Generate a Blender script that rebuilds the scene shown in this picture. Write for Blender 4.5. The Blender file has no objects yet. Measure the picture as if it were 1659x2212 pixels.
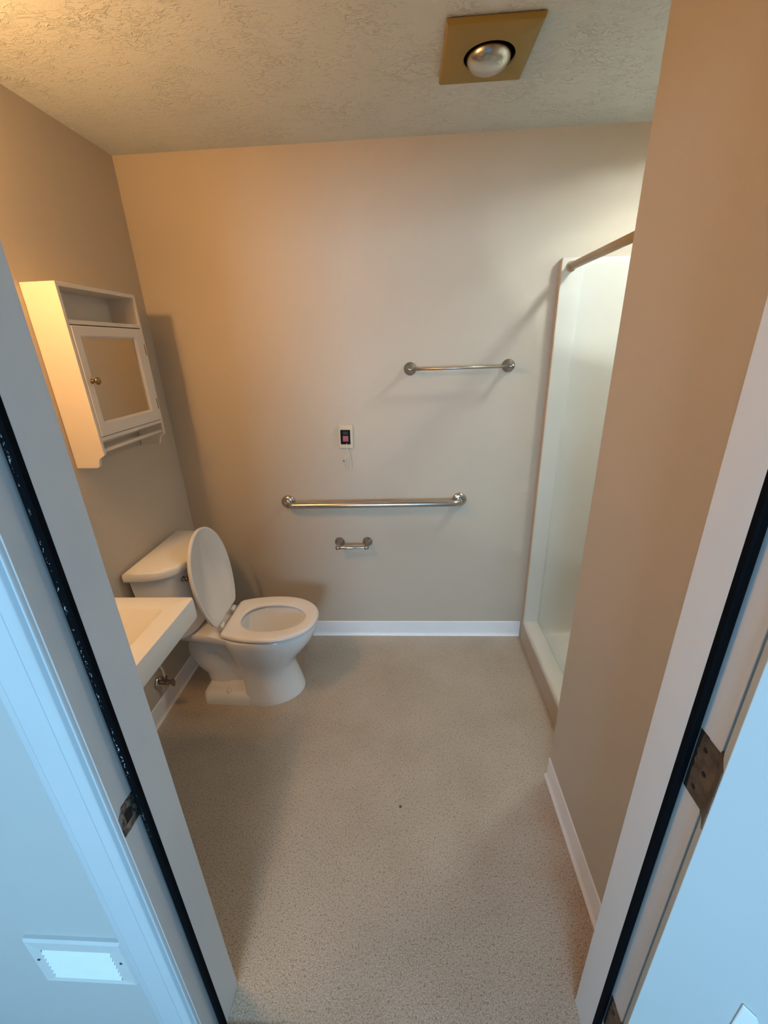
import bpy, math, random
from mathutils import Vector, Matrix
random.seed(4)
sc = bpy.context.scene
COL = sc.collection

# ------------------------------------------------------------------ camera
cam = bpy.data.objects.new('camera', bpy.data.cameras.new('camera'))
COL.objects.link(cam)
_r, _u, _f = (.99834, .04701, -.03341), (.01359, .37116, .92847), (-.05605, .92738, -.3699)
cam.matrix_world = Matrix(((_r[0], _u[0], -_f[0], 0), (_r[1], _u[1], -_f[1], 0), (_r[2], _u[2], -_f[2], 1.6642), (0, 0, 0, 1)))
cam.data.sensor_fit = 'HORIZONTAL'; cam.data.sensor_width = 36
cam.data.lens = 903.25 * 36 / 1659
cam.data.clip_start = .02
sc.camera = cam

# ------------------------------------------------------------------ world, light, exposure
sc.view_settings.view_transform = 'Standard'; sc.view_settings.look = 'None'
sc.view_settings.gamma = 1; sc.view_settings.exposure = 0.0
w = bpy.data.worlds.new('world'); sc.world = w; w.use_nodes = True
w.node_tree.nodes['Background'].inputs[0].default_value = (.35, .6, 1, 1)
w.node_tree.nodes['Background'].inputs[1].default_value = 1.0

def area(name, loc, direction, sx, sy, power, color):
    l = bpy.data.lights.new(name, 'AREA'); l.shape = 'RECTANGLE'; l.size = sx; l.size_y = sy
    l.energy = power; l.color = color
    o = bpy.data.objects.new(name, l); COL.objects.link(o); o.location = loc
    o.rotation_euler = Vector(direction).to_track_quat('-Z', 'Y').to_euler()
    return o
WIN = (-1.05, .35, .95, 1.95, -2.9)          # window of the room behind the camera: x0 x1 z0 z1 y
P_WINDOW = 112; C_WINDOW = (.43, .74, 1.0)
area('window_daylight', ((WIN[0]+WIN[1])/2, WIN[4]-.1, (WIN[2]+WIN[3])/2), (0, 1, 0), WIN[1]-WIN[0], WIN[3]-WIN[2], P_WINDOW, C_WINDOW)
E_BULB = 235; C_BULB = (1, .54, .195)         # warm vanity lamp bulbs
E_DOME = 560; C_DOME = (.90, 1.0, .95)       # cool white lamp over the shower

# ------------------------------------------------------------------ room numbers
XL, D, H = -1.215, 2.123, 2.44
XP, YP, XS = .560, 1.227, .673
XR = 1.50
JL, JR, JY = -.498, .434, .583
OY = .468                                    # camera side face of the front wall

# ------------------------------------------------------------------ materials
def mat(name, color, rough=.5, metal=0, spec=.5, coat=0, **k):
    m = bpy.data.materials.new(name); m.use_nodes = True
    p = m.node_tree.nodes['Principled BSDF']
    p.inputs['Base Color'].default_value = (*color, 1); p.inputs['Roughness'].default_value = rough
    p.inputs['Metallic'].default_value = metal; p.inputs['Specular IOR Level'].default_value = spec
    p.inputs['Coat Weight'].default_value = coat
    return m
def N(m, t, **k):
    n = m.node_tree.nodes.new(t)
    for a, b in k.items(): setattr(n, a, b)
    return n
def link(m, a, b): m.node_tree.links.new(a, b)
def coords(m, scale=(1, 1, 1)):
    tc = N(m, 'ShaderNodeTexCoord'); mp = N(m, 'ShaderNodeMapping'); mp.inputs['Scale'].default_value = scale
    link(m, tc.outputs['Object'], mp.inputs['Vector']); return mp.outputs['Vector']
def noise(m, v, scale, detail=2, rough=.5, dist=0):
    n = N(m, 'ShaderNodeTexNoise'); link(m, v, n.inputs['Vector'])
    n.inputs['Scale'].default_value = scale; n.inputs['Detail'].default_value = detail
    n.inputs['Roughness'].default_value = rough; n.inputs['Distortion'].default_value = dist
    return n.outputs['Fac']
def ramp(m, fac, stops, interp='LINEAR'):
    r = N(m, 'ShaderNodeValToRGB'); r.color_ramp.interpolation = interp
    e = r.color_ramp.elements
    while len(e) < len(stops): e.new(.5)
    for el, (p, c) in zip(e, stops): el.position = p; el.color = (*c, 1) if len(c) == 3 else c
    link(m, fac, r.inputs['Fac']); return r.outputs['Color']
def mix(m, fac, a, b, mode='MIX'):
    n = N(m, 'ShaderNodeMix', data_type='RGBA', blend_type=mode)
    for s, i in ((fac, 0), (a, 6), (b, 7)):
        if isinstance(s, (int, float)): n.inputs[i].default_value = s
        elif isinstance(s, tuple): n.inputs[i].default_value = (*s, 1)
        else: link(m, s, n.inputs[i])
    return n.outputs[2]
def math_(m, op, a, b=0):
    n = N(m, 'ShaderNodeMath', operation=op)
    for s, i in ((a, 0), (b, 1)):
        if isinstance(s, (int, float)): n.inputs[i].default_value = s
        else: link(m, s, n.inputs[i])
    return n.outputs[0]
def bump(m, hgt, strength, dist):
    b = N(m, 'ShaderNodeBump'); b.inputs['Strength'].default_value = strength; b.inputs['Distance'].default_value = dist
    link(m, hgt, b.inputs['Height']); link(m, b.outputs['Normal'], m.node_tree.nodes['Principled BSDF'].inputs['Normal'])
def base(m, c): link(m, c, m.node_tree.nodes['Principled BSDF'].inputs['Base Color'])

def wall_paint(name, col, spec=.35, rough=.55):
    m = mat(name, col, rough, spec=spec); v = coords(m)
    a = noise(m, v, 2.2, 3)
    base(m, mix(m, a, tuple(c*.97 for c in col), tuple(min(1, c*1.03) for c in col)))
    bump(m, noise(m, v, 170, 3, .6), .18, .002); return m
BEIGE = (.52, .455, .375)
m_wall = wall_paint('beige_wall_paint', BEIGE)
m_hall = wall_paint('hall_wall_paint', (.525, .55, .555))
# textured ceiling: swirled trowel ridges in patches
m_ceil = mat('textured_ceiling', (.63, .67, .66), .75, spec=.2)
v = coords(m_ceil)
n1 = noise(m_ceil, coords(m_ceil, (1, 1.7, 1)), 17, 3, .62, 1.6)
r1 = ramp(m_ceil, math_(m_ceil, 'ABSOLUTE', math_(m_ceil, 'SUBTRACT', n1, .5)), [(0, (.8, .8, .8)), (.016, (.25,)*3), (.035, (0, 0, 0))])
n2 = noise(m_ceil, coords(m_ceil, (1, 1.8, 1)), 44, 3, .55, 1.2)
r2 = ramp(m_ceil, n2, [(.55, (0, 0, 0)), (.68, (.55,)*3)])
mk_ = ramp(m_ceil, noise(m_ceil, v, 5.5, 3, .6), [(.47, (0, 0, 0)), (.60, (1, 1, 1))])
mk2 = ramp(m_ceil, noise(m_ceil, coords(m_ceil, (1.3, .8, 1)), 9, 2, .5), [(.38, (.1,)*3), (.6, (1, 1, 1))])
hs = math_(m_ceil, 'ADD', math_(m_ceil, 'MULTIPLY', r1, mk_), math_(m_ceil, 'MULTIPLY', r2, mk2))
hs = math_(m_ceil, 'ADD', hs, math_(m_ceil, 'MULTIPLY', noise(m_ceil, v, 120, 2), .12))
bump(m_ceil, hs, .66, .006)
# speckled sheet vinyl floor
m_floor = mat('speckled_vinyl_floor', (.45, .39, .32), .36, spec=.5)
v = coords(m_floor)
f1 = noise(m_floor, v, 330, 3, .75)
c1 = ramp(m_floor, f1, [(.30, (.19, .15, .115)), (.43, (.40, .34, .275)), (.53, (.53, .46, .38)), (.66, (.76, .69, .60))])
f2 = noise(m_floor, v, 150, 2, .6)
c2 = ramp(m_floor, f2, [(.28, (.55, .5, .45)), (.46, (1, 1, 1))])
c3 = mix(m_floor, 1.0, c1, c2, 'MULTIPLY')
f4 = ramp(m_floor, noise(m_floor, v, 3.2, 4, .6), [(.3, (.86, .84, .82)), (.65, (1.0, 1.0, 1.0))])
c5 = mix(m_floor, 1.0, c3, f4, 'MULTIPLY')
# reddish mottled band along the foot of the right wall
sx = N(m_floor, 'ShaderNodeSeparateXYZ'); link(m_floor, v, sx.inputs[0])
mr = N(m_floor, 'ShaderNodeMapRange'); link(m_floor, sx.outputs['X'], mr.inputs[0]); mr.inputs[1].default_value = .36; mr.inputs[2].default_value = .55
ym = N(m_floor, 'ShaderNodeMapRange'); link(m_floor, sx.outputs['Y'], ym.inputs[0]); ym.inputs[1].default_value = 1.22; ym.inputs[2].default_value = 1.05
rm = math_(m_floor, 'MULTIPLY', math_(m_floor, 'MULTIPLY', mr.outputs[0], ym.outputs[0]), ramp(m_floor, noise(m_floor, v, 7, 3), [(.3, (0, 0, 0)), (.7, (1, 1, 1))]))
base(m_floor, mix(m_floor, math_(m_floor, 'MULTIPLY', rm, .55), c5, mix(m_floor, 1.0, c5, (.95, .62, .5), 'MULTIPLY')))
bump(m_floor, f1, .12, .001)
m_carpet = mat('hall_carpet', (.3, .29, .27), .95); v = coords(m_carpet)
base(m_carpet, ramp(m_carpet, noise(m_carpet, v, 220, 3), [(.3, (.18, .17, .16)), (.7, (.42, .4, .37))])); 

def enamel(name, col, rough=.38, mottling=.03, scale=14):
    m = mat(name, col, rough, spec=.45); v = coords(m)
    base(m, mix(m, noise(m, v, scale, 3), tuple(c*(1-mottling) for c in col), tuple(min(1, c*(1+mottling)) for c in col)))
    bump(m, noise(m, v, 90, 2), .08, .001); return m
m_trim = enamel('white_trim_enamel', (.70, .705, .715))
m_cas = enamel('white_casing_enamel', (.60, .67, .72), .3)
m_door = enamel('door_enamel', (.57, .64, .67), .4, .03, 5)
m_base = enamel('white_vinyl_base', (.86, .86, .88), .35)
m_cab = enamel('white_cabinet_paint', (.74, .69, .63), .42)
m_porc = mat('vitreous_china', (.85, .86, .87), .09, spec=.6, coat=.3)
m_seat = mat('white_plastic_seat', (.83, .82, .82), .2, spec=.5)
m_sink = mat('sink_china', (.81, .82, .82), .15, spec=.55, coat=.25)
for m_ in (m_porc, m_seat, m_sink):
    c = tuple(m_.node_tree.nodes['Principled BSDF'].inputs['Base Color'].default_value)[:3]
    base(m_, mix(m_, noise(m_, coords(m_), 8, 2), tuple(a*.985 for a in c), tuple(a*1.015 for a in c)))
m_water = mat('toilet_water', (.62, .64, .62), .03, spec=.8)
m_fib = mat('shower_acrylic', (.82, .79, .70), .22, spec=.5, coat=.2)
base(m_fib, mix(m_fib, noise(m_fib, coords(m_fib), 5, 3), (.60, .59, .545), (.64, .63, .585)))
m_rodp = enamel('painted_rod_tan', (.45, .33, .21), .45)
m_apron = enamel('tan_curb_face', (.50, .42, .34), .5, .05, 20)
m_edge = enamel('flange_tan', (.58, .46, .35), .5, .06, 30)
def metal(name, col, rough, aniso=0, sc_=(1, 1, 1), mot=.12):
    m = mat(name, col, rough, 1); v = coords(m, sc_)
    base(m, mix(m, noise(m, v, 60, 3), tuple(c*(1-mot) for c in col), tuple(min(1, c*(1+mot)) for c in col)))
    return m
m_nick = metal('brushed_nickel', (.34, .31, .285), .36)
m_satin = metal('satin_steel', (.50, .47, .43), .38, mot=.05)
m_chrome = metal('chrome', (.66, .64, .62), .16, mot=.04)
m_steel = metal('polished_steel', (.55, .52, .49), .22, mot=.05)
m_brass = metal('antique_brass', (.30, .22, .10), .28)
m_valve = metal('tarnished_chrome', (.25, .22, .22), .3)
m_black = mat('black_foam_seal', (.002, .003, .005), .8, spec=.08)
v = coords(m_black, (60, 60, 9)); 
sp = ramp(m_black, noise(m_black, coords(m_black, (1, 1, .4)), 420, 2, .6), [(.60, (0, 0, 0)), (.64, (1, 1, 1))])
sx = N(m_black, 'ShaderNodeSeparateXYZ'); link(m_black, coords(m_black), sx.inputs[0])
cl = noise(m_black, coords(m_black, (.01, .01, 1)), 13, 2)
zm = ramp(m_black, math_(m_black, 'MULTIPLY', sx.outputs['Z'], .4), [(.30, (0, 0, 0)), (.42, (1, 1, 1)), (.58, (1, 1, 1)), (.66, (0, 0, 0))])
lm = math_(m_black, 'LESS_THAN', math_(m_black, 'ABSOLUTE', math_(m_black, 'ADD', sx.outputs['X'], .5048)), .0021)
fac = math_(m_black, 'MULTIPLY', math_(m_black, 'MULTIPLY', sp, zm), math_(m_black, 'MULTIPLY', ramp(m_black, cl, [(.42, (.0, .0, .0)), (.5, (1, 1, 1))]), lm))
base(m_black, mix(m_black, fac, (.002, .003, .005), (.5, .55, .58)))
m_blackp = mat('black_plastic', (.006, .004, .007), .6, spec=.15)
m_hole = mat('dark_cavity', (.012, .01, .009), .8)
m_red = mat('red_button_plastic', (.42, .05, .055), .4)
m_redf = mat('pale_red_rim', (.45, .22, .2), .5)
m_gframe = mat('grey_print', (.09, .09, .09), .6)
m_ivory = mat('ivory_plastic', (.60, .50, .36), .5)
m_cord = mat('white_cord', (.74, .68, .58), .7)
m_tan = mat('yellowed_fan_cover', (.40, .255, .085), .5, spec=.35)
base(m_tan, mix(m_tan, noise(m_tan, coords(m_tan), 6, 3), (.27, .18, .042), (.31, .215, .058)))
m_bulbs = metal('silvered_lamp_glass', (.55, .54, .50), .2, mot=.05)
m_rust = mat('worn_brown_hinge', (.13, .095, .07), .5, .4)
base(m_rust, ramp(m_rust, noise(m_rust, coords(m_rust), 45, 4, .6), [(.3, (.07, .05, .038)), (.5, (.14, .105, .08)), (.75, (.24, .17, .10))]))
m_plate = mat('worn_strike_metal', (.25, .2, .15), .35, .6)
base(m_plate, ramp(m_plate, noise(m_plate, coords(m_plate), 90, 4, .7), [(.38, (.03, .028, .03)), (.47, (.2, .17, .14)), (.58, (.33, .36, .38)), (.7, (.45, .28, .14))]))
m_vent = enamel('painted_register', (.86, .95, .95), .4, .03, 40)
m_vframe = enamel('painted_register_frame', (.64, .69, .70), .45, .06, 25)
m_mirror = mat('mirror_glass', (.56, .53, .46), .02, 1)
m_thr = mat('dark_threshold', (.06, .045, .035), .6)
m_stain = mat('dark_floor_spot', (.10, .075, .055), .7)
def emit(name, col, s):
    m = mat(name, col, .4); p = m.node_tree.nodes['Principled BSDF']
    p.inputs['Emission Color'].default_value = (*col, 1); p.inputs['Emission Strength'].default_value = s; return m
m_bulb = emit('lit_warm_bulb', C_BULB, E_BULB)
m_dome = emit('lit_cool_diffuser', C_DOME, E_DOME)

# ------------------------------------------------------------------ mesh helpers
WL = {}
def finish(name, me, m, parent=None, smooth=False, bevel=0, seg=2, **tags):
    me.materials.append(m)
    o = bpy.data.objects.new(name, me); COL.objects.link(o)
    if smooth:
        for p in me.polygons: p.use_smooth = True
    if bevel:
        b = o.modifiers.new('bevel', 'BEVEL'); b.width = bevel; b.segments = seg; b.limit_method = 'ANGLE'; b.angle_limit = math.radians(40)
        wn = o.modifiers.new('wn', 'WEIGHTED_NORMAL'); wn.keep_sharp = True
        for p in me.polygons: p.use_smooth = True
    if parent is not None:
        o.parent = parent; o.location = -Vector(WL.get(parent.name, (0, 0, 0)))
    WL[o.name] = (0, 0, 0)
    for a, b_ in tags.items(): o[a] = b_
    return o
def root(name, loc, label, cat, group=None):
    o = bpy.data.objects.new(name, None); COL.objects.link(o); o.location = loc; o.empty_display_size = .05
    o['label'] = label; o['category'] = cat
    if group: o['group'] = group
    WL[o.name] = tuple(loc); return o
class MB:
    def __init__(s): s.v = []; s.f = []
    def add(s, vs, fs):
        b = len(s.v); s.v += [tuple(x) for x in vs]; s.f += [tuple(i+b for i in f) for f in fs]; return s
    def box(s, x0, x1, y0, y1, z0, z1):
        vs = [(x, y, z) for z in (z0, z1) for y in (y0, y1) for x in (x0, x1)]
        return s.add(vs, [(0, 2, 3, 1), (4, 5, 7, 6), (0, 1, 5, 4), (2, 6, 7, 3), (0, 4, 6, 2), (1, 3, 7, 5)])
    def rings(s, rings, cap0=True, cap1=True, closed=True):
        n = len(rings[0]); vs = [p for r in rings for p in r]; fs = []
        for i in range(len(rings)-1):
            for j in range(n if closed else n-1):
                k = (j+1) % n; fs.append((i*n+j, i*n+k, (i+1)*n+k, (i+1)*n+j))
        if cap0: fs.append(tuple(reversed(range(n))))
        if cap1: fs.append(tuple((len(rings)-1)*n+j for j in range(n)))
        return s.add(vs, fs)
    def tube(s, path, r, seg=16, sx=1, caps=True):
        P = [Vector(p) for p in path]; n = len(P); R = r if isinstance(r, (list, tuple)) else [r]*n
        rs = []; up = None
        for i, p in enumerate(P):
            t = (P[min(i+1, n-1)]-P[max(i-1, 0)]).normalized()
            if up is None:
                up = Vector((0, 0, 1)) if abs(t.z) < .9 else Vector((0, 1, 0))
            a = t.cross(up).normalized(); b = a.cross(t).normalized(); up = b
            rs.append([tuple(p+a*math.cos(2*math.pi*k/seg)*R[i]*sx+b*math.sin(2*math.pi*k/seg)*R[i]) for k in range(seg)])
        return s.rings(rs, caps, caps)
    def lathe(s, prof, origin, axis, seg=32, caps=True):
        o = Vector(origin); t = Vector(axis).normalized()
        a = t.cross(Vector((0, 0, 1)) if abs(t.z) < .9 else Vector((0, 1, 0))).normalized(); b = t.cross(a)
        rs = [[tuple(o+t*h_+a*math.cos(2*math.pi*k/seg)*r_+b*math.sin(2*math.pi*k/seg)*r_) for k in range(seg)] for r_, h_ in prof]
        return s.rings(rs, caps, caps)
    def prism(s, poly, a0, a1, axis='z'):
        def P(u, v_, w_): return {'z': (u, v_, w_), 'y': (u, w_, v_), 'x': (w_, u, v_)}[axis]
        return s.rings([[P(u, v_, a0) for u, v_ in poly], [P(u, v_, a1) for u, v_ in poly]])
    def build(s, name, m, parent=None, smooth=False, bevel=0, seg=2, subsurf=0, **tags):
        me = bpy.data.meshes.new(name); me.from_pydata(s.v, [], s.f)
        import bmesh
        bm = bmesh.new(); bm.from_mesh(me); bmesh.ops.recalc_face_normals(bm, faces=bm.faces); bm.to_mesh(me); bm.free()
        o = finish(name, me, m, parent, smooth, bevel, seg, **tags)
        if subsurf:
            q = o.modifiers.new('sub', 'SUBSURF'); q.levels = subsurf; q.render_levels = subsurf
        return o
def box(name, x0, x1, y0, y1, z0, z1, m, parent=None, **k): return MB().box(x0, x1, y0, y1, z0, z1).build(name, m, parent, **k)
def autosmooth(o, ang=35):
    me = o.data
    for p in me.polygons: p.use_smooth = True
    import bmesh
    bm = bmesh.new(); bm.from_mesh(me)
    for e in bm.edges:
        if len(e.link_faces) == 2 and e.calc_face_angle(0) > math.radians(ang): e.smooth = False
    bm.to_mesh(me); bm.free(); return o
S = dict(kind='structure')
def smoothpath(pts, n=8):
    P = [Vector(p) for p in pts]; out = []
    for i in range(len(P)-1):
        p0, p1, p2, p3 = P[max(i-1, 0)], P[i], P[i+1], P[min(i+2, len(P)-1)]
        for k in range(n):
            t = k/n
            out.append(.5*((2*p1)+(p2-p0)*t+(2*p0-5*p1+4*p2-p3)*t*t+(3*p1-p0-3*p2+p3)*t**3))
    out.append(P[-1]); return out

# ------------------------------------------------------------------ room shell
box('floor', XL, XR, .505, D, -.06, 0, m_floor, **S)
FX0, FX1, FY0, FY1 = .135, .355, 1.485, 1.725        # hole in the ceiling for the heat lamp housing
c = MB()
c.box(XL, FX0, OY+.02, D, H, H+.05).box(FX1, XR, OY+.02, D, H, H+.05).box(FX0, FX1, OY+.02, FY0, H, H+.05).box(FX0, FX1, FY1, D, H, H+.05)
c.build('ceiling', m_ceil, **S)
box('wall_back', XL-.1, XR+.1, D, D+.1, -.06, H+.05, m_wall, **S)
box('wall_left', XL-.1, XL, OY, D, -.06, H+.05, m_wall, **S)
box('wall_right', XP, XR, .585, YP, 0, H, m_wall, bevel=.004, **S)
box('wall_shower_side', XR, XR+.1, .585, D, -.06, H+.05, m_wall, **S)
# front wall with the doorway, drywall between y OY and .571
HD = 2.06
c = MB(); c.box(XL, JL-.035, OY, .571, 0, H).box(JR+.035, XR+.1, OY, .571, 0, H).box(JL-.035, JR+.035, OY, .571, HD+.03, H)
c.build('wall_front', m_wall, **S)
# hall side skin of the same wall and the room behind the camera
XA, XB, YB = -2.1, 2.0, -2.8
c = MB(); c.box(XA, JL-.035, OY-.006, OY, 0, H).box(JR+.035, XB, OY-.006, OY, 0, H).box(JL-.035, JR+.035, OY-.006, OY, HD+.03, H)
c.build('wall_hall_front', m_hall, **S)
box('wall_hall_left', XA-.1, XA, YB, OY, 0, H, m_hall, **S)
box('wall_hall_right', XB, XB+.1, YB, OY, 0, H, m_hall, **S)
c = MB(); c.box(XA, WIN[0], YB-.1, YB, 0, H).box(WIN[1], XB, YB-.1, YB, 0, H).box(WIN[0], WIN[1], YB-.1, YB, 0, WIN[2]).box(WIN[0], WIN[1], YB-.1, YB, WIN[3], H)
c.build('wall_hall_rear', m_hall, **S)
box('ceiling_hall', XA, XB, YB, OY-.006, H, H+.05, m_hall, **S)
box('floor_hall', XA, XB, YB, .455, -.06, 0, m_carpet, **S)
c = MB(); x0, x1, z0, z1 = WIN[:4]
for a, b, e, g in ((x0-.06, x0, z0-.06, z1+.06), (x1, x1+.06, z0-.06, z1+.06), (x0, x1, z0-.06, z0), (x0, x1, z1, z1+.06)): c.box(a, b, YB, YB+.02, e, g)
c.build('window_1', m_cas, bevel=.003, **S)
box('trim_threshold', JL-.016, JR+.016, .455, .505, -.03, .004, m_thr, **S)

# baseboards: sheet vinyl cove base with a small toe
def covebase(name, p0, p1, nrm, m=m_base):
    p0, p1, nrm = Vector(p0), Vector(p1), Vector(nrm)
    prof = [(0, 0), (.013, 0), (.012, .004), (.0065, .013), (.0045, .022), (.004, .097), (.002, .1), (0, .1)]
    rs = [[tuple(p+nrm*a+Vector((0, 0, b))) for a, b in prof] for p in (p0, p1)]
    return MB().rings(rs).build(name, m, bevel=0, **S)
covebase('baseboard_back', (XL+.006, D, 0), (XS-.008, D, 0), (0, -1, 0))
covebase('baseboard_left', (XL, .59, 0), (XL, D-.006, 0), (1, 0, 0))
covebase('baseboard_right', (XP, .585, 0), (XP, YP, 0), (-1, 0, 0))

# ------------------------------------------------------------------ door frame
ST = .016                                    # door stop thickness
def jamb(name, xs, s, label):
    # s = -1 left jamb (body to the left of the opening), +1 right jamb
    c = MB()
    a, b = sorted((xs, xs+s*.034)); c.box(a, b, .508, JY, 0, HD)          # stop part and bathroom side
    a, b = sorted((xs+s*ST, xs+s*.034)); c.box(a, b, .456, .508, 0, HD)   # rabbet
    return c.build(name, m_trim, bevel=.0015, **S)
jl = jamb('trim_1', JL, -1, ''); jr = jamb('trim_2', JR, 1, '')
c = MB(); c.box(JL, JR, .508, JY, HD-.016, HD+.03).box(JL-ST, JR+ST, .456, .508, HD, HD+.03); hd = c.build('trim_3', m_trim, bevel=.0015, **S)
def seal(xs, s, parent):
    pr = [(xs, .508), (xs, .4985), (xs+s*.003, .4965), (xs+s*.010, .4965), (xs+s*.0155, .5005), (xs+s*.0155, .508)]
    MB().prism(pr, .002, HD-.003).build('weatherstrip', m_black, parent, label='black foam door seal')
seal(JL, -1, jl); seal(JR, 1, jr)
MB().prism([(.508, HD-.016), (.4975, HD-.016), (.4965, HD-.002), (.508, HD-.001)], JL+.001, JR-.001, 'x').build('weatherstrip', m_black, hd, label='black foam door seal')
# casing on the hall side, moulded profile (u = distance from the opening, d = how far it stands off the wall)
CP = [(.0175, 0), (.0175, .0115), (.0185, .0130), (.0210, .0130), (.0220, .0115), (.0228, .0030), (.0285, .0025), (.0296, .0130), (.0315, .0150), (.050, .0150), (.0504, .0141), (.0512, .0141), (.0516, .0150), (.097, .0152), (.0974, .0143), (.0982, .0143), (.0986, .0150), (.109, .0142), (.1165, .0115), (.1185, .009), (.1185, 0)]
y_w = OY-.006
def casing(name, xs, s):
    rs = [[(xs+s*u, y_w-d_, z) for u, d_ in CP] for z in (0, HD+.016)]
    return autosmooth(MB().rings(rs).build(name, m_cas, **S), 50)
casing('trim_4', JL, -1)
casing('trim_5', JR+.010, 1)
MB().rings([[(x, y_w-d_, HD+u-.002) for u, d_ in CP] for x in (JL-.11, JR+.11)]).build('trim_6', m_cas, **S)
# strike plate on the left jamb
xs = JL-ST+.0008
c = MB(); c.prism([(.457, .858), (.500, .856), (.503, .880), (.503, .902), (.500, .919), (.470, .921), (.457, .906)], xs-.0012, xs, 'x')
spo = c.build('strike_plate', m_plate, jl, label='worn metal strike plate with flaking paint')
box('latch_hole', xs, xs+.0003, .470, .486, .876, .902, m_hole, spo)
c = MB(); c.lathe([(.004, 0), (.0035, .0008), (.001, .001)], (xs, .478, .912), (1, 0, 0), 12); c.lathe([(.004, 0), (.0035, .0008), (.001, .001)], (xs, .478, .866), (1, 0, 0), 12); c.build('screw', m_valve, spo)

# door swung open against the hall wall, on the right jamb hinges
PIN = Vector((.4485, .4545))
TH = math.radians(146)
tdir = Vector((-math.sin(TH), math.cos(TH))); ddir = Vector((-math.cos(TH), -math.sin(TH)))
ddir = Vector((math.cos(TH)*-1, math.sin(TH)*-1))
def dp(a, t): q = PIN+ddir*a+tdir*t; return (q.x, q.y)
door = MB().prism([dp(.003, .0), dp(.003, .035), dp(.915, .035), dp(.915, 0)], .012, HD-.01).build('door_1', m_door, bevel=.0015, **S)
xh = JR+ST-.0006
def hinge(z0, z1):
    jag = [(.4895, z1), (.4905, z1-.03), (.4925, z1-.034), (.4895, z1-.045), (.492, z1-.055), (.489, z1-.066), (.4915, z1-.075), (.4905, z1-.09), (.489, z0)]
    c = MB().prism([(.4535, z0), (.4535, z1)]+jag, xh-.0016, xh, 'x')
    h_ = c.build('hinge_leaf', m_rust, jr, label='brown worn hinge leaf screwed to the jamb')
    MB().prism([(.480, z0-.001), (.480, z1+.001), (.4975, z1+.001), (.4975, z0-.001)], xh-.0006, xh+.0003, 'x').build('recess', m_hole, jr)
    for (yy, zz) in ((.478, z1-.022), (.478, z0+.020), (.468, (z0+z1)/2)):
        MB().lathe([(.0045, 0), (.004, .0007), (.0012, .0003)], (xh-.0016, yy, zz), (-1, 0, 0), 14).build('screw', m_hole, h_)
    MB().prism([dp(.0015, .003), dp(.003, .003), dp(.003, .033), dp(.0015, .033)], z0, z1).build('hinge_leaf', m_rust, door, label='brown worn hinge leaf on the door edge')
    MB().lathe([(.0058, z0-.004), (.0062, z0), (.0062, z1), (.0058, z1+.004)], (PIN.x+.0048, PIN.y-.0030, 0), (0, 0, 1), 16).build('hinge_knuckle', m_rust, door)
hinge(.977, 1.098); hinge(.155, .276); hinge(1.80, 1.92)
MB().rings([[dp(.118, t)+(.40,), dp(.152, t)+(.40,), dp(.152, t)+(.620,), dp(.140, t)+(.652,), dp(.120, t)+(.662,)] for t in (.0352, .039)]).build('pale_strip', m_vent, door, bevel=.002, label='pale strip on the door face')  # unidentified pale shape, built as a raised strip on the door
MB().lathe([(.03, 0), (.03, .006), (.012, .01), (.012, .03), (.026, .04), (.028, .055), (.015, .065), (.001, .066)], dp(.85, .035)+(.95,), (tdir.x, tdir.y, 0), 24).build('door_knob', m_nick, door, smooth=True)

# register on the hall wall left of the doorway, painted over
vr = root('wall_vent', (-.727, y_w, .428), 'white painted metal vent grille low on the wall left of the doorway', 'vent')
c = MB(); y0 = y_w
def rect_ring(c, o, i, yo, yi):
    (a, b, e, f), (g, h_, j, k) = o, i
    O = [(a, yo, e), (b, yo, e), (b, yo, f), (a, yo, f)]; I = [(g, yi, j), (h_, yi, j), (h_, yi, k), (g, yi, k)]
    c.add(O+I, [(n_, (n_+1) % 4, 4+(n_+1) % 4, 4+n_) for n_ in range(4)])
VX0, VX1, VZ0, VZ1 = -.836, -.6185, .344, .512
o1 = (VX0, VX1, VZ0, VZ1); o2 = (VX0+.004, VX1-.004, VZ0+.004, VZ1-.006); o3 = (VX0+.026, VX1-.034, VZ0+.014, VZ1-.042)
rect_ring(c, o1, o1, y0, y0-.007); rect_ring(c, o1, o2, y0-.007, y0-.011); rect_ring(c, o2, o3, y0-.011, y0-.008); rect_ring(c, o3, o3, y0-.008, y0-.001)
c.build('frame', m_vframe, vr)
c = MB()
for k in range(7):
    z = VZ0+.015+k*.0155
    c.prism([(y0-.0015, z+.014), (y0-.009, z+.002), (y0-.0105, z+.0035), (y0-.004, z+.0165)], VX0+.027, VX1-.035, 'x')
c.build('louver', m_vent, vr)
box('duct_back', VX0+.026, VX1-.034, y0-.001, y0, VZ0+.014, VZ1-.042, m_hole, vr)
for xx in (VX0+.013, VX1-.017):
    MB().lathe([(.0035, 0), (.003, .0015), (.0008, .001)], (xx, y0-.0095, .435), (0, -1, 0), 12).build('screw', m_valve, vr)

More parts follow.
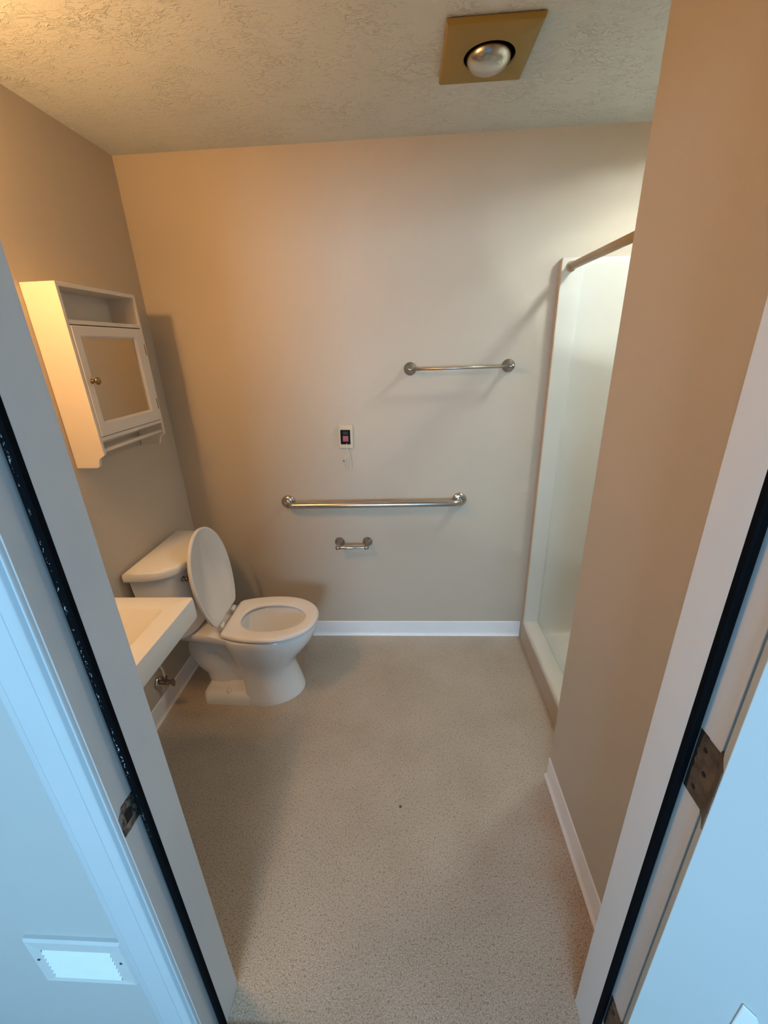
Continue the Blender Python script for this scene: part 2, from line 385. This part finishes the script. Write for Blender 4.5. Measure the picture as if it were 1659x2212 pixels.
# ------------------------------------------------------------------ shower
sh = root('shower_stall', (1.08, 1.68, 0), 'cream white acrylic shower stall in the alcove right of the back wall', 'shower')
YN = YP+.006; YF = D-.002; ZT = 1.985
def arc(cx, cy, r, a0, a1, n=6): return [(cx+r*math.cos(math.radians(a0+(a1-a0)*k/n)), cy+r*math.sin(math.radians(a0+(a1-a0)*k/n))) for k in range(n+1)]
IY1, IY0 = D-.034, YN+.03                    # inner faces of the side panels
inner = [(XS+.004, IY1)] + [(.752, IY1), (.758, IY1+.003), (.768, IY1+.014), (.776, IY1+.017)] + arc(1.39, IY1-.033, .05, 90, 0) + arc(1.39, IY0+.033, .05, 0, -90) + [(.776, IY0-.017), (.768, IY0-.014), (.758, IY0-.003), (.752, IY0)] + [(XS+.004, IY0)]
outer = [(XS+.004, YN), (XR-.004, YN), (XR-.004, YF), (XS+.004, YF)]
c = MB()
# inner skin slightly curved out at the bottom (cove) up to a rolled top edge
def inset(poly, k): return [(x+(k if x < 1.0 and False else 0)-(k if x > 1.2 else 0), y-(k if y > 1.68 else -k)) for x, y in poly]
zs = [(.045, .045), (.052, .028), (.07, .014), (.10, .005), (.14, 0), (1.0, 0), (1.955, 0), (ZT-.008, -.001), (ZT, -.006)]
rs = []
for z, k in zs:
    rs.append([(x, y, z) for x, y in [(px_ if px_ < .77 else (px_-k if px_ > 1.3 else px_), py if px_ < .755 else (py-k if py > 1.68 else py+k)) for px_, py in inner]])
rs.append([(x, (YF if y > 1.68 else YN) if x < 1.3 else y, ZT) if x < 1.3 else (XR-.004, YF if y > 1.68 else YN, ZT) for x, y, z in rs[-1]])
c.rings(rs, False, False, closed=False)
autosmooth(c.build('surround', m_fib, sh), 40)
# front flange edges, coloured tan unlike the rest of the stall
for nm, a, b in (('flange', IY1-.001, YF), ('flange', YN, IY0+.001)):
    box(nm, XS, XS+.006, a, b, 0, ZT-.004, m_edge, sh, bevel=.002, label='tan front edge of the stall')
c = MB()
c.prism([(XS, .004), (XS, .108), (XS+.006, .119), (XS+.014, .122), (.752, .122), (.760, .118), (.766, .105), (.778, .055), (.79, .045), (.79, .0), (XS, .0)], IY0-.002, IY1+.002, 'y')
autosmooth(c.build('curb', m_fib, sh), 50)
box('curb_front', XS-.003, XS+.001, IY0-.002, IY1+.002, .004, .106, m_apron, sh, label='tan front face of the curb')  # thin tan sheet over the room-facing side of the curb
box('pan_floor', .785, 1.44, IY0-.015, IY1+.015, .0, .0455, m_fib, sh)
MB().lathe([(.045, 0), (.045, .002), (.04, .003), (.001, .002)], (1.1, 1.68, .0455), (0, 0, 1), 24).build('drain', m_chrome, sh)
box('base_seam', XS-.004, XS+.001, YN, D-.02, 0, .012, m_edge, sh, bevel=.002, label='brown caulk line at the foot of the curb')
# shower arm and valve on the far end are hidden behind the right wall
rod = root('shower_rod', (.715, 1.68, 1.952), 'tan painted shower curtain rod spanning the top of the shower opening', 'rod')
MB().tube([(.715, IY0, 1.952), (.715, IY1, 1.952)], .0155, 24).build('bar', m_rodp, rod, smooth=True)
MB().lathe([(.021, 0), (.021, .004), (.017, .009)], (.715, IY1, 1.952), (0, -1, 0), 24).build('end_cap', m_rodp, rod)
MB().lathe([(.021, 0), (.021, .004), (.017, .009)], (.715, IY0, 1.952), (0, 1, 0), 24).build('end_cap', m_rodp, rod)
dl = root('ceiling_light', (1.12, 1.66, H), 'round recessed lit lamp on the ceiling above the shower', 'light')
MB().lathe([(.118, 0), (.116, .010), (.104, .032), (.094, .034), (.086, .028), (.085, .001)], (1.12, 1.66, H), (0, 0, -1), 32).build('lamp_base', m_cas, dl)
MB().lathe([(.084, .003), (.001, .003)], (1.12, 1.66, H), (0, 0, -1), 32).build('diffuser', m_dome, dl, smooth=True)

# ------------------------------------------------------------------ vanity lamp on the left wall (outside the frame)
LV = (XL, .88, 2.075)
vl = root('vanity_light', LV, 'warm lit vanity lamp on the left wall above the sink', 'light')
box('backplate', XL, XL+.025, LV[1]-.16, LV[1]+.16, LV[2]-.055, LV[2]+.055, m_brass, vl, bevel=.004)
for dy in (-.09, .09):
    MB().lathe([(.02, 0), (.02, .05), (.028, .055), (.028, .062)], (XL+.025, LV[1]+dy, LV[2]), (1, 0, 0), 20).build('socket', m_brass, vl)
    MB().lathe([(.012, -.036), (.028, -.026), (.036, -.008), (.037, .004), (.032, .02), (.02, .033), (.001, .038)], (XL+.115, LV[1]+dy, LV[2]), (1, 0, 0), 24).build('bulb', m_bulb, vl, smooth=True)

# ------------------------------------------------------------------ heat lamp on the ceiling
hl = root('heat_lamp', (.245, 1.59, H), 'yellowed square ceiling heat lamp with a silver reflector bulb', 'lamp')
A = (.118, .371, 1.468, 1.742); zt, zb = H-.004, H-.019
cx, cy, rr = .252, 1.612, .072
c = MB(); n = 48
def sq(t):
    dx, dy = math.cos(t), math.sin(t)
    k = min(((A[1]-.010-cx) if dx > 0 else (cx-A[0]-.010))/max(abs(dx), 1e-6), ((A[3]-.010-cy) if dy > 0 else (cy-A[2]-.010))/max(abs(dy), 1e-6))
    return (cx+dx*k, cy+dy*k)
angs = sorted(set([2*math.pi*k/n for k in range(n)] + [math.atan2(yy-cy, xx-cx) % (2*math.pi) for xx in (A[0]+.010, A[1]-.010) for yy in (A[2]+.010, A[3]-.010)]))
def sqo(t, g):
    x, y = sq(t); ex = (A[1]-A[0])/2; 
    mx, my = (A[0]+A[1])/2, (A[2]+A[3])/2
    return (mx+(x-mx)*(1+g/(ex-.010)), my+(y-my)*(1+g/((A[3]-A[2])/2-.010)))
rs = [[(cx+math.cos(t)*rr, cy+math.sin(t)*rr, zb+.004) for t in angs], [(cx+math.cos(t)*rr, cy+math.sin(t)*rr, zb+.002) for t in angs],
      [(cx+math.cos(t)*(rr+.003), cy+math.sin(t)*(rr+.003), zb) for t in angs], [sqo(t, 0)+(zb,) for t in angs], [sqo(t, .007)+(zb+.003,) for t in angs], [sqo(t, .010)+(zb+.010,) for t in angs], [sqo(t, .010)+(zt,) for t in angs]]
autosmooth(c.rings(rs, False, False).build('cover', m_tan, hl), 30)
box('housing_rim', A[0]+.006, A[1]-.006, A[2]+.006, A[3]-.006, H-.004, H-.0005, m_hole, hl) if False else None
c = MB()
for a, b, e, f in ((A[0]+.006, FX0+.001, A[2]+.006, A[3]-.006), (FX1-.001, A[1]-.006, A[2]+.006, A[3]-.006), (FX0, FX1, A[2]+.006, FY0+.001), (FX0, FX1, FY1-.001, A[3]-.006)): c.box(a, b, e, f, H-.006, H-.0003)
c.build('housing_rim', m_hole, hl)
c = MB(); c.box(FX0, FX0+.003, FY0, FY1, H-.002, H+.16).box(FX1-.003, FX1, FY0, FY1, H-.002, H+.16).box(FX0, FX1, FY0, FY0+.003, H-.002, H+.16).box(FX0, FX1, FY1-.003, FY1, H-.002, H+.16).box(FX0, FX1, FY0, FY1, H+.16, H+.165)
c.build('housing', m_hole, hl)
MB().lathe([(.013, .11), (.014, .08), (.03, .06), (.05, .025), (.062, -.002), (.0635, -.012), (.060, -.024), (.049, -.035), (.031, -.0425), (.013, -.0455), (.001, -.046)], (cx-.001, cy+.003, H-.004), (0, 0, 1), 40).build('bulb', m_bulbs, hl, smooth=True, label='silver reflector heat bulb')

# ------------------------------------------------------------------ medicine cabinet on the left wall
mc = root('medicine_cabinet', (XL, 1.645, 1.28), 'white wooden wall cabinet with mirror door, open shelf and towel rod', 'cabinet')
CX = XL+.118; Y0, Y1 = 1.437, 1.856; Z1c = 1.888; T = .013
def side(ya, yb):
    pr = [(XL+.001, 1.280), (XL+.078, 1.280), (XL+.086, 1.283), (XL+.090, 1.291), (XL+.092, 1.303), (XL+.098, 1.314), (XL+.108, 1.320), (CX, 1.326), (CX+.002, 1.335), (CX, 1.342), (CX, Z1c), (XL+.001, Z1c)]
    return MB().prism(pr, ya, yb, 'y').build('side_panel', m_cab, mc, bevel=.0012)
side(Y0, Y0+T); side(Y1-T, Y1)
box('top_panel', XL+.001, CX, Y0+T, Y1-T, Z1c-.013, Z1c, m_cab, mc, bevel=.001)
box('shelf', XL+.001, CX, Y0+T, Y1-T, 1.764, 1.777, m_cab, mc, bevel=.001)
box('shelf', XL+.001, CX, Y0+T, Y1-T, 1.376, 1.389, m_cab, mc, bevel=.001)
box('back_panel', XL+.001, XL+.006, Y0+T, Y1-T, 1.34, Z1c-.013, m_cab, mc)
rod_ = MB().tube([(CX-.012, Y0+T-.002, 1.340), (CX-.012, Y1-T+.002, 1.340)], .0075, 16).build('towel_rod', m_cab, mc, smooth=True)
dr = root('x', (0, 0, 0), '', '') if False else None
# door: frame with sloped inner moulding
DY0, DY1, DZ0, DZ1 = Y0+T+.0015, Y1-T-.0015, 1.3915, 1.7605
MY0, MY1, MZ0, MZ1 = 1.489, 1.789, 1.441, 1.7225
c = MB()
def rr4(y0_, y1_, z0_, z1_, x): return [(x, y0_, z0_), (x, y1_, z0_), (x, y1_, z1_), (x, y0_, z1_)]
c.rings([rr4(MY0, MY1, MZ0, MZ1, CX-.014), rr4(DY0, DY1, DZ0, DZ1, CX-.014), rr4(DY0, DY1, DZ0, DZ1, CX+.001), rr4(DY0+.002, DY1-.002, DZ0+.002, DZ1-.002, CX+.002), rr4(MY0-.007, MY1+.007, MZ0-.007, MZ1+.007, CX+.002), rr4(MY0-.001, MY1+.001, MZ0-.001, MZ1+.001, CX-.004), rr4(MY0, MY1, MZ0, MZ1, CX-.006), rr4(MY0, MY1, MZ0, MZ1, CX-.014)], False, False)
cd = c.build('door', m_cab, mc)
box('mirror', CX-.012, CX-.008, MY0-.001, MY1+.001, MZ0-.001, MZ1+.001, m_mirror, cd)
MB().lathe([(.009, 0), (.0085, .002), (.005, .004), (.0045, .010), (.009, .014), (.0125, .019), (.0125, .023), (.009, .027), (.001, .0285)], (CX+.002, 1.478, 1.582), (1, 0, 0), 24).build('knob', m_brass, cd, smooth=True)
for zz in (1.46, 1.68): box('hinge', CX-.006, CX+.003, DY1-.001, DY1+.0025, zz-.022, zz+.022, m_brass, cd)

# ------------------------------------------------------------------ wall mounted sink
sk = root('sink', (XL, .95, .78), 'white wall hung rectangular sink in front of the toilet tank', 'sink')
SX1 = -.748; SY0, SY1 = .68, 1.213; ZR = .872
def rrect(x0, x1, y0, y1, r, n=5):
    out = []
    for cx_, cy_, a in ((x1-r, y1-r, 0), (x0+r, y1-r, 90), (x0+r, y0+r, 180), (x1-r, y0+r, 270)):
        out += [(cx_+r*math.cos(math.radians(a+90*k/n)), cy_+r*math.sin(math.radians(a+90*k/n))) for k in range(n+1)]
    return out
def R3(a, z): return [(x, y, z) for x, y in a]
c = MB()
rs = [R3(rrect(XL+.002, -.95, .86, 1.03, .05), .66), R3(rrect(XL+.002, -.87, .80, 1.10, .05), .70), R3(rrect(XL+.002, -.80, .74, 1.16, .03), .755),
      R3(rrect(XL+.002, SX1-.013, SY0+.012, SY1-.012, .012), .782), R3(rrect(XL+.002, SX1-.004, SY0+.004, SY1-.004, .012), .788), R3(rrect(XL+.002, SX1, SY0, SY1, .012), .797),
      R3(rrect(XL+.002, SX1, SY0, SY1, .012), ZR-.006), R3(rrect(XL+.002, SX1-.0015, SY0+.0015, SY1-.0015, .012), ZR-.002), R3(rrect(XL+.003, SX1-.006, SY0+.006, SY1-.006, .011), ZR),
      R3(rrect(-1.08, -.815, .755, 1.142, .022), ZR), R3(rrect(-1.077, -.819, .759, 1.138, .022), ZR-.004), R3(rrect(-1.072, -.826, .766, 1.128, .03), ZR-.012), R3(rrect(-1.06, -.862, .80, 1.085, .05), ZR-.07), R3(rrect(-1.04, -.90, .84, 1.045, .06), ZR-.11), R3(rrect(-1.0, -.94, .89, .99, .028), ZR-.122)]
autosmooth(c.rings(rs).build('basin', m_sink, sk), 30)
MB().lathe([(.022, 0), (.022, .002), (.018, .003), (.001, .001)], (-.97, .94, ZR-.121), (0, 0, 1), 24).build('drain', m_chrome, sk)
fc = MB(); fc.lathe([(.024, 0), (.024, .01), (.018, .02), (.016, .06), (.014, .07), (.001, .072)], (-1.14, .95, ZR), (0, 0, 1), 24)
fc.tube(smoothpath([(-1.14, .95, ZR+.045), (-1.09, .95, ZR+.065), (-1.03, .95, ZR+.06), (-1.015, .95, ZR+.045)], 5), .010, 16)
fa = fc.build('faucet', m_chrome, sk, smooth=True)
for yy in (.87, 1.03): MB().lathe([(.022, 0), (.022, .01), (.014, .018), (.016, .04), (.001, .044)], (-1.14, yy, ZR), (0, 0, 1), 20).build('faucet_handle', m_chrome, fa, smooth=True)
MB().tube(smoothpath([(-.97, .94, .67), (-.97, .94, .56), (-.98, .94, .50), (-1.02, .94, .48), (-1.06, .94, .50), (-1.09, .94, .545), (-1.14, .94, .56), (XL+.01, .94, .56)], 5), .017, 16).build('trap', m_chrome, sk, smooth=True)

# shut-off valve low on the left wall
vv = root('shutoff_valve', (XL, 1.520, .18), 'small chrome water shutoff valve low on the left wall beside the toilet', 'valve')
VY, VZ = 1.518, .188
MB().lathe([(.032, 0), (.031, .004), (.024, .008), (.012, .010)], (XL+.0045, VY, VZ), (1, 0, 0), 28).build('escutcheon', m_chrome, vv, smooth=True)
c = MB(); c.lathe([(.0095, 0), (.0095, .014), (.013, .016), (.013, .040), (.0095, .043), (.0085, .058), (.001, .059)], (XL+.012, VY, VZ), (1, 0, 0), 20)
c.lathe([(.008, 0), (.008, .02), (.011, .022), (.011, .034), (.006, .037)], (XL+.040, VY, VZ), (0, 0, 1), 16); c.build('valve_body', m_valve, vv, smooth=False)
c = MB(); hx = XL+.070
ringp = []
for k in range(28):
    a = 2*math.pi*k/28; ringp.append((.011*math.cos(a)*(1+.08*math.cos(4*a)), .021*math.sin(a)))
c.rings([[(hx+o_, VY+p_*1.0, VZ+q_) for p_, q_ in ringp] for o_ in (0, .010)]); c.build('valve_handle', m_valve, vv, bevel=.002)
MB().tube(smoothpath([(XL+.040, VY, VZ+.037), (XL+.040, VY-.004, VZ+.09), (XL+.05, VY-.06, VZ+.19), (XL+.075, VY-.13, VZ+.33), (XL+.08, 1.36, .60)], 6), .0045, 10).build('supply_tube', m_cab, vv, smooth=True)

# ------------------------------------------------------------------ toilet
TY = 1.700
tl = root('toilet', (-.85, TY, 0), 'white two piece toilet with its seat lid raised against the tank', 'toilet')
NS = 56
def egg(xb, xf, hw, z, pb=2.6, pf=2.05, xm=None, yc=TY):
    # plan outline: squarish behind xm, elliptical in front
    xm = xm if xm is not None else xb+(xf-xb)*.42
    out = []
    for k in range(NS):
        t = 2*math.pi*k/NS; cx_, sy = math.cos(t), math.sin(t)
        p = pf if cx_ >= 0 else pb
        e = 2/p; L = (xf-xm) if cx_ >= 0 else (xm-xb)
        out.append((xm+L*math.copysign(abs(cx_)**e, cx_), yc+hw*math.copysign(abs(sy)**e, sy), z))
    return out
c = MB()
rs = [egg(-.83, -.556, .142, 0, 6, 2.0, -.75), egg(-.83, -.557, .142, .012, 6, 2.0, -.75), egg(-.83, -.566, .136, .05, 6, 2, -.75), egg(-.835, -.580, .126, .11, 6, 2, -.75), egg(-.84, -.590, .120, .165, 6, 2, -.745),
      egg(-.85, -.580, .124, .205, 5, 2, -.74), egg(-.86, -.548, .138, .245, 4, 2, -.735), egg(-.875, -.510, .155, .29, 3.4, 2.05, -.73), egg(-.895, -.478, .170, .335, 3, 2.1), egg(-.91, -.461, .179, .375, 2.8, 2.1), egg(-.915, -.456, .182, .400, 2.8, 2.1), egg(-.914, -.459, .180, .410, 2.8, 2.1), egg(-.905, -.466, .172, .414, 2.8, 2.1),
      egg(-.83, -.500, .125, .414, 2.2, 2.1), egg(-.825, -.506, .120, .408, 2.2, 2.1), egg(-.823, -.508, .118, .385, 2.2, 2.1), egg(-.818, -.516, .114, .375, 2.2, 2.1), egg(-.80, -.55, .098, .32, 2.2, 2), egg(-.785, -.60, .075, .25, 2, 2), egg(-.775, -.65, .052, .20, 2, 2)]
c.rings(rs)
bowl = autosmooth(c.build('bowl', m_porc, tl), 50)
# deck that carries the tank
def rr_(x0, x1, hw0, hw1, z, r=.03):
    pts = [(x0, -hw0+r), (x0+r*.3, -hw0+r*.3), (x0+r, -hw0), (-.95, -(hw0+hw1)/2), (x1, -hw1), (x1, hw1), (-.95, (hw0+hw1)/2), (x0+r, hw0), (x0+r*.3, hw0-r*.3), (x0, hw0-r)]
    return [(a, TY+b, z) for a, b in pts]
c = MB(); c.rings([rr_(-1.145, -.84, .082, .120, .352), rr_(-1.152, -.84, .092, .140, .366), rr_(-1.155, -.84, .099, .152, .382), rr_(-1.155, -.84, .1, .156, .404), rr_(-1.150, -.85, .097, .152, .412)])
autosmooth(c.build('tank_deck', m_porc, tl), 60)
# trapway and foot
c = MB()
pth = smoothpath([(-.86, TY, .10), (-.875, TY, .18), (-.915, TY, .255), (-.965, TY, .300), (-1.015, TY, .293), (-1.045, TY, .25), (-1.02, TY, .19), (-.985, TY, .14), (-.975, TY, .06), (-.975, TY, .02)], 6)
c.tube(pth, [.046+.010*math.sin(i/len(pth)*math.pi) for i in range(len(pth))], 20, sx=1.7)
c.tube(smoothpath([(-.88, TY, .36), (-.94, TY, .345), (-1.02, TY, .34), (-1.08, TY, .36)], 6), [.05]*19, 16, sx=1.3)
autosmooth(c.build('trapway', m_porc, tl), 60)
c = MB(); c.rings([[(a, b, z) for a, b in [(p, TY+q) for p, q in ((-.84, -.036), (-1.0, -.034), (-1.0, .034), (-.84, .036))]] for z in (.03, .35)]); 
c.build('web', m_porc, tl, bevel=.01, seg=3)
c = MB()
def foot(g, z): 
    pts = arc(-1.005, 0-.082+.0, .045-g, 180, 270) 
    half = [(-.80, -.143+g), (-.93, -.135+g)] + [(x, y) for x, y in reversed(arc(-1.008, -.085, .048-g, 180, 262, 6))]
    pts = half+[(x, -y) for x, y in reversed(half)]
    return [(x, TY+y, z) for x, y in pts]
c.rings([foot(0, 0), foot(0, .012), foot(.003, .035), foot(.009, .052), foot(.02, .062), foot(.036, .067)])
autosmooth(c.build('foot', m_porc, tl), 50)
for s in (-1, 1):
    MB().lathe([(.0155, 0), (.0155, .004), (.0125, .014), (.006, .0185), (.001, .0195)], (-.915, TY+s*.104, .058), (0, s*.3, 1), 20).build('bolt_cap', m_seat, tl, smooth=True)
MB().rings([egg(-.775, -.655, .052, .212, 2, 2)], True, False).build('water', m_water, tl)
# seat ring
c = MB()
def clipb(pts, xb): return [(max(x, xb), y, z) for x, y, z in pts]
def so(g, z): return clipb(egg(-.985-g, -.446+g, .1835+g, z, 2.15, 2.12, -.675), -.886-g)
def si(g, z): return egg(-.824+g, -.515-g, .108-g, z, 2.3, 2.1, -.685)
c.rings([si(-.006, .420), so(-.006, .420), so(-.001, .4225), so(0, .428), so(-.002, .435), so(-.008, .4395), so(-.016, .4405), si(-.014, .4385), si(-.004, .436), si(0, .430), si(-.002, .423), si(-.006, .420)], False, False)
autosmooth(c.build('seat', m_seat, tl), 60)
# raised lid, dished inner side facing the room
LA = math.radians(96.5); hx, hz = -.912, .452
def lidp(p, off=0): # p in seat plan coordinates measured from the hinge line
    a = p[0]-(-.900); u = a
    return (hx+u*math.cos(LA)+off*math.sin(LA)*-1, p[1], hz+u*math.sin(LA)+off*math.cos(LA))
def lo(g, off): return [lidp(q, off) for q in clipb(egg(-.965-g, -.436+g, .181+g, 0, 2.05, 1.98, -.665), -.895-g)]
c = MB()
c.rings([lo(-.018, -.005), lo(-.012, -.012), lo(-.006, -.0135), lo(-.001, -.011), lo(0, -.006), lo(-.002, .002), lo(-.008, .006), lo(-.03, .008)])
# orient so the open rim faces the room (+x)
lid = c.build('lid', m_seat, tl); 
autosmooth(lid, 50)
for s in (-1, 1):
    c = MB(); c.lathe([(.009, -.020), (.0105, -.017), (.0105, .017), (.009, .020)], (-.902, TY+s*.07, .438), (0, 1, 0), 16); c.box(-.914, -.890, TY+s*.07-.012, TY+s*.07+.012, .412, .436)
    c.build('seat_hinge', m_seat, tl, bevel=.002)
# tank and lid, bowed front
def tankring(x0, L, hw, z, p=3.3, n=26):
    pts = []
    for k in range(n+1):
        a = -math.pi/2+math.pi*k/n
        y = math.copysign(abs(math.sin(a))**(2/p), math.sin(a))*hw
        x = x0+abs(math.cos(a))**(2/p)*L
        pts.append((x, y))
    return [(a, TY+b, z) for a, b in pts]
c = MB()
c.rings([tankring(-1.165, .135, .150, .414), tankring(-1.18, .165, .172, .424), tankring(-1.185, .175, .182, .46), tankring(-1.190, .200, .207, .765)])
tank = autosmooth(c.build('tank', m_porc, tl), 45)
c = MB()
c.rings([tankring(-1.193, .209, .216, .764), tankring(-1.2, .222, .224, .768), tankring(-1.2, .224, .227, .776), tankring(-1.2, .224, .227, .797), tankring(-1.198, .219, .224, .807), tankring(-1.192, .207, .216, .811)])
tlid = autosmooth(c.build('tank_lid', m_porc, tl), 45)
c = MB(); c.lathe([(.013, 0), (.012, .006), (.007, .008), (.007, .016)], (-1.004, TY-.125, .728), (1, 0, 0), 18)
c.tube(smoothpath([(-.986, TY-.130, .728), (-.984, TY-.10, .726), (-.980, TY-.060, .720)], 5), [.0075]*8+[.009]*3, 14)
c.build('flush_lever', m_valve, tank, smooth=True)

# ------------------------------------------------------------------ fittings on the back wall
def flange(name, x, z, r, parent, m=m_nick, cone=True, yo=.0):
    prof = [(r, 0), (r, .004), (r*.93, .008), (r*.72, .014), (r*.42, .026), (r*.30, .045), (r*.27, .06)] if cone else [(r, 0), (r, .003), (r*.9, .006), (r*.55, .008)]
    return MB().lathe(prof, (x, D-yo, z), (0, -1, 0), 36).build(name, m, parent, smooth=True)
tb = root('towel_bar', (.254, D, 1.556), 'thin brushed nickel towel bar high on the back wall', 'towel bar')
for x in (.022, .486):
    f = flange('bracket', x, 1.556, .0305, tb)
    MB().lathe([(.0085, -.012), (.0105, -.009), (.0105, .009), (.0085, .012)], (x, D-.066, 1.556), (1, 0, 0), 18).build('post', m_nick, f, smooth=True)
MB().tube([(.022, D-.066, 1.556), (.486, D-.066, 1.556)], .0065, 18).build('bar', m_satin, tb, smooth=True)
gb = root('grab_bar', (-.187, D, .885), 'thick polished steel grab bar at mid height on the back wall', 'grab bar')
gx0, gx1 = -.650, .278
for x in (gx0, gx1): MB().lathe([(.0385, 0), (.0385, .003), (.034, .010), (.026, .0145), (.02, .0155)], (x, D, .885), (0, -1, 0), 40).build('flange', m_steel, gb, smooth=True)
yb = D-.062; rb = .042
pth = [(gx0, D-.002, .885), (gx0, yb+rb, .885)] + [(gx0+rb-rb*math.cos(math.radians(a)), yb+rb-rb*math.sin(math.radians(a)), .885) for a in range(15, 91, 15)]
pth += [(gx1-rb+rb*math.sin(math.radians(a)), yb+rb-rb*math.cos(math.radians(a)), .885) for a in range(0, 91, 15)] + [(gx1, D-.002, .885)]
MB().tube(pth, .0165, 24).build('bar', m_steel, gb, smooth=True)
tp = root('toilet_paper_holder', (-.306, D, .640), 'small brushed nickel toilet paper holder, empty, below the grab bar', 'paper holder')
for x in (-.385, -.227):
    f = flange('bracket', x, .640, .0275, tp)
    MB().lathe([(.008, -.013), (.0112, -.009), (.0112, .008), (.008, .011)], (x, D-.066, .635), (1, 0, 0), 18).build('post', m_nick, f, smooth=True)
MB().lathe([(.007, .008), (.0085, .012), (.0098, .085), (.0078, .090), (.0078, .148), (.007, .152)], (-.385, D-.066, .635), (1, 0, 0), 20).build('roller', m_steel, tp, smooth=True)
# emergency call station
cs = root('emergency_call_switch', (-.309, D, 1.237), 'ivory emergency call plate with red button and short white pull cord', 'call switch')
def tilt(x, z):  # the plate hangs slightly crooked
    a = math.radians(-1.5); dx, dz = x+.309, z-1.237
    return (-.309+dx*math.cos(a)+dz*math.sin(a)*-1, 1.237+dx*math.sin(a)+dz*math.cos(a))
def tplate(name, x0, x1, z0, z1, y0_, y1_, m, par, bevel=.0):
    q = [tilt(x0, z0), tilt(x1, z0), tilt(x1, z1), tilt(x0, z1)]
    return MB().prism(q, D-y1_, D-y0_, 'y').build(name, m, par, bevel=bevel)
tplate('wall_plate', -.346, -.273, 1.178, 1.296, 0, .011, m_ivory, cs, .003)
pn = tplate('switch_panel', -.336, -.286, 1.199, 1.273, .011, .013, m_blackp, cs, .0005)
tplate('button_frame', -.3235, -.2965, 1.2145, 1.2415, .013, .0145, m_redf, pn)
tplate('button', -.3215, -.2985, 1.2165, 1.2395, .0145, .018, m_red, pn, .001)
c = MB()
for a, b, e, f in ((-.323, -.299, 1.2615, 1.263), (-.323, -.299, 1.2505, 1.252), (-.323, -.3215, 1.2505, 1.263), (-.3005, -.299, 1.2505, 1.263), (-.318, -.304, 1.2555, 1.258)):
    c.prism([tilt(a, e), tilt(b, e), tilt(b, f), tilt(a, f)], D-.0135, D-.013, 'y')
c.build('emblem', m_gframe, pn)
cd_ = smoothpath([(-.306, D-.014, 1.205), (-.304, D-.022, 1.19), (-.303, D-.022, 1.172), (-.297, D-.019, 1.158), (-.301, D-.014, 1.150), (-.312, D-.015, 1.140), (-.322, D-.013, 1.124), (-.327, D-.011, 1.118)], 5)
c = MB().tube(cd_, .0011, 8)
c.tube(smoothpath([(-.297, D-.017, 1.156), (-.294, D-.012, 1.12), (-.293, D-.010, 1.085), (-.296, D-.008, 1.060)], 5), .0011, 8)
c.tube(smoothpath([(-.298, D-.016, 1.155), (-.301, D-.011, 1.12), (-.3065, D-.010, 1.09), (-.314, D-.010, 1.068), (-.325, D-.008, 1.075), (-.330, D-.007, 1.10), (-.324, D-.009, 1.112)], 5), .0010, 8)
c.tube(smoothpath([(-.297, D-.017, 1.157), (-.290, D-.010, 1.12), (-.288, D-.008, 1.08), (-.285, D-.007, 1.05)], 5), .0008, 8)
c.build('pull_cord', m_cord, cs, smooth=True)
MB().lathe([(.001, -.006), (.0032, -.004), (.004, 0), (.0032, .004), (.001, .006)], (-.328, D-.012, 1.113), (0, 0, 1), 14).build('cord_bead', m_valve, cs, smooth=True)

# dark round mark on the floor
spot = MB().lathe([(.0055, 0), (.005, .0005), (.001, .0008)], (-.043, 1.084, 0), (0, 0, 1), 18).build('floor_spot', m_stain)
spot['label'] = 'tiny dark round spot in the middle of the speckled floor'; spot['category'] = 'plug'
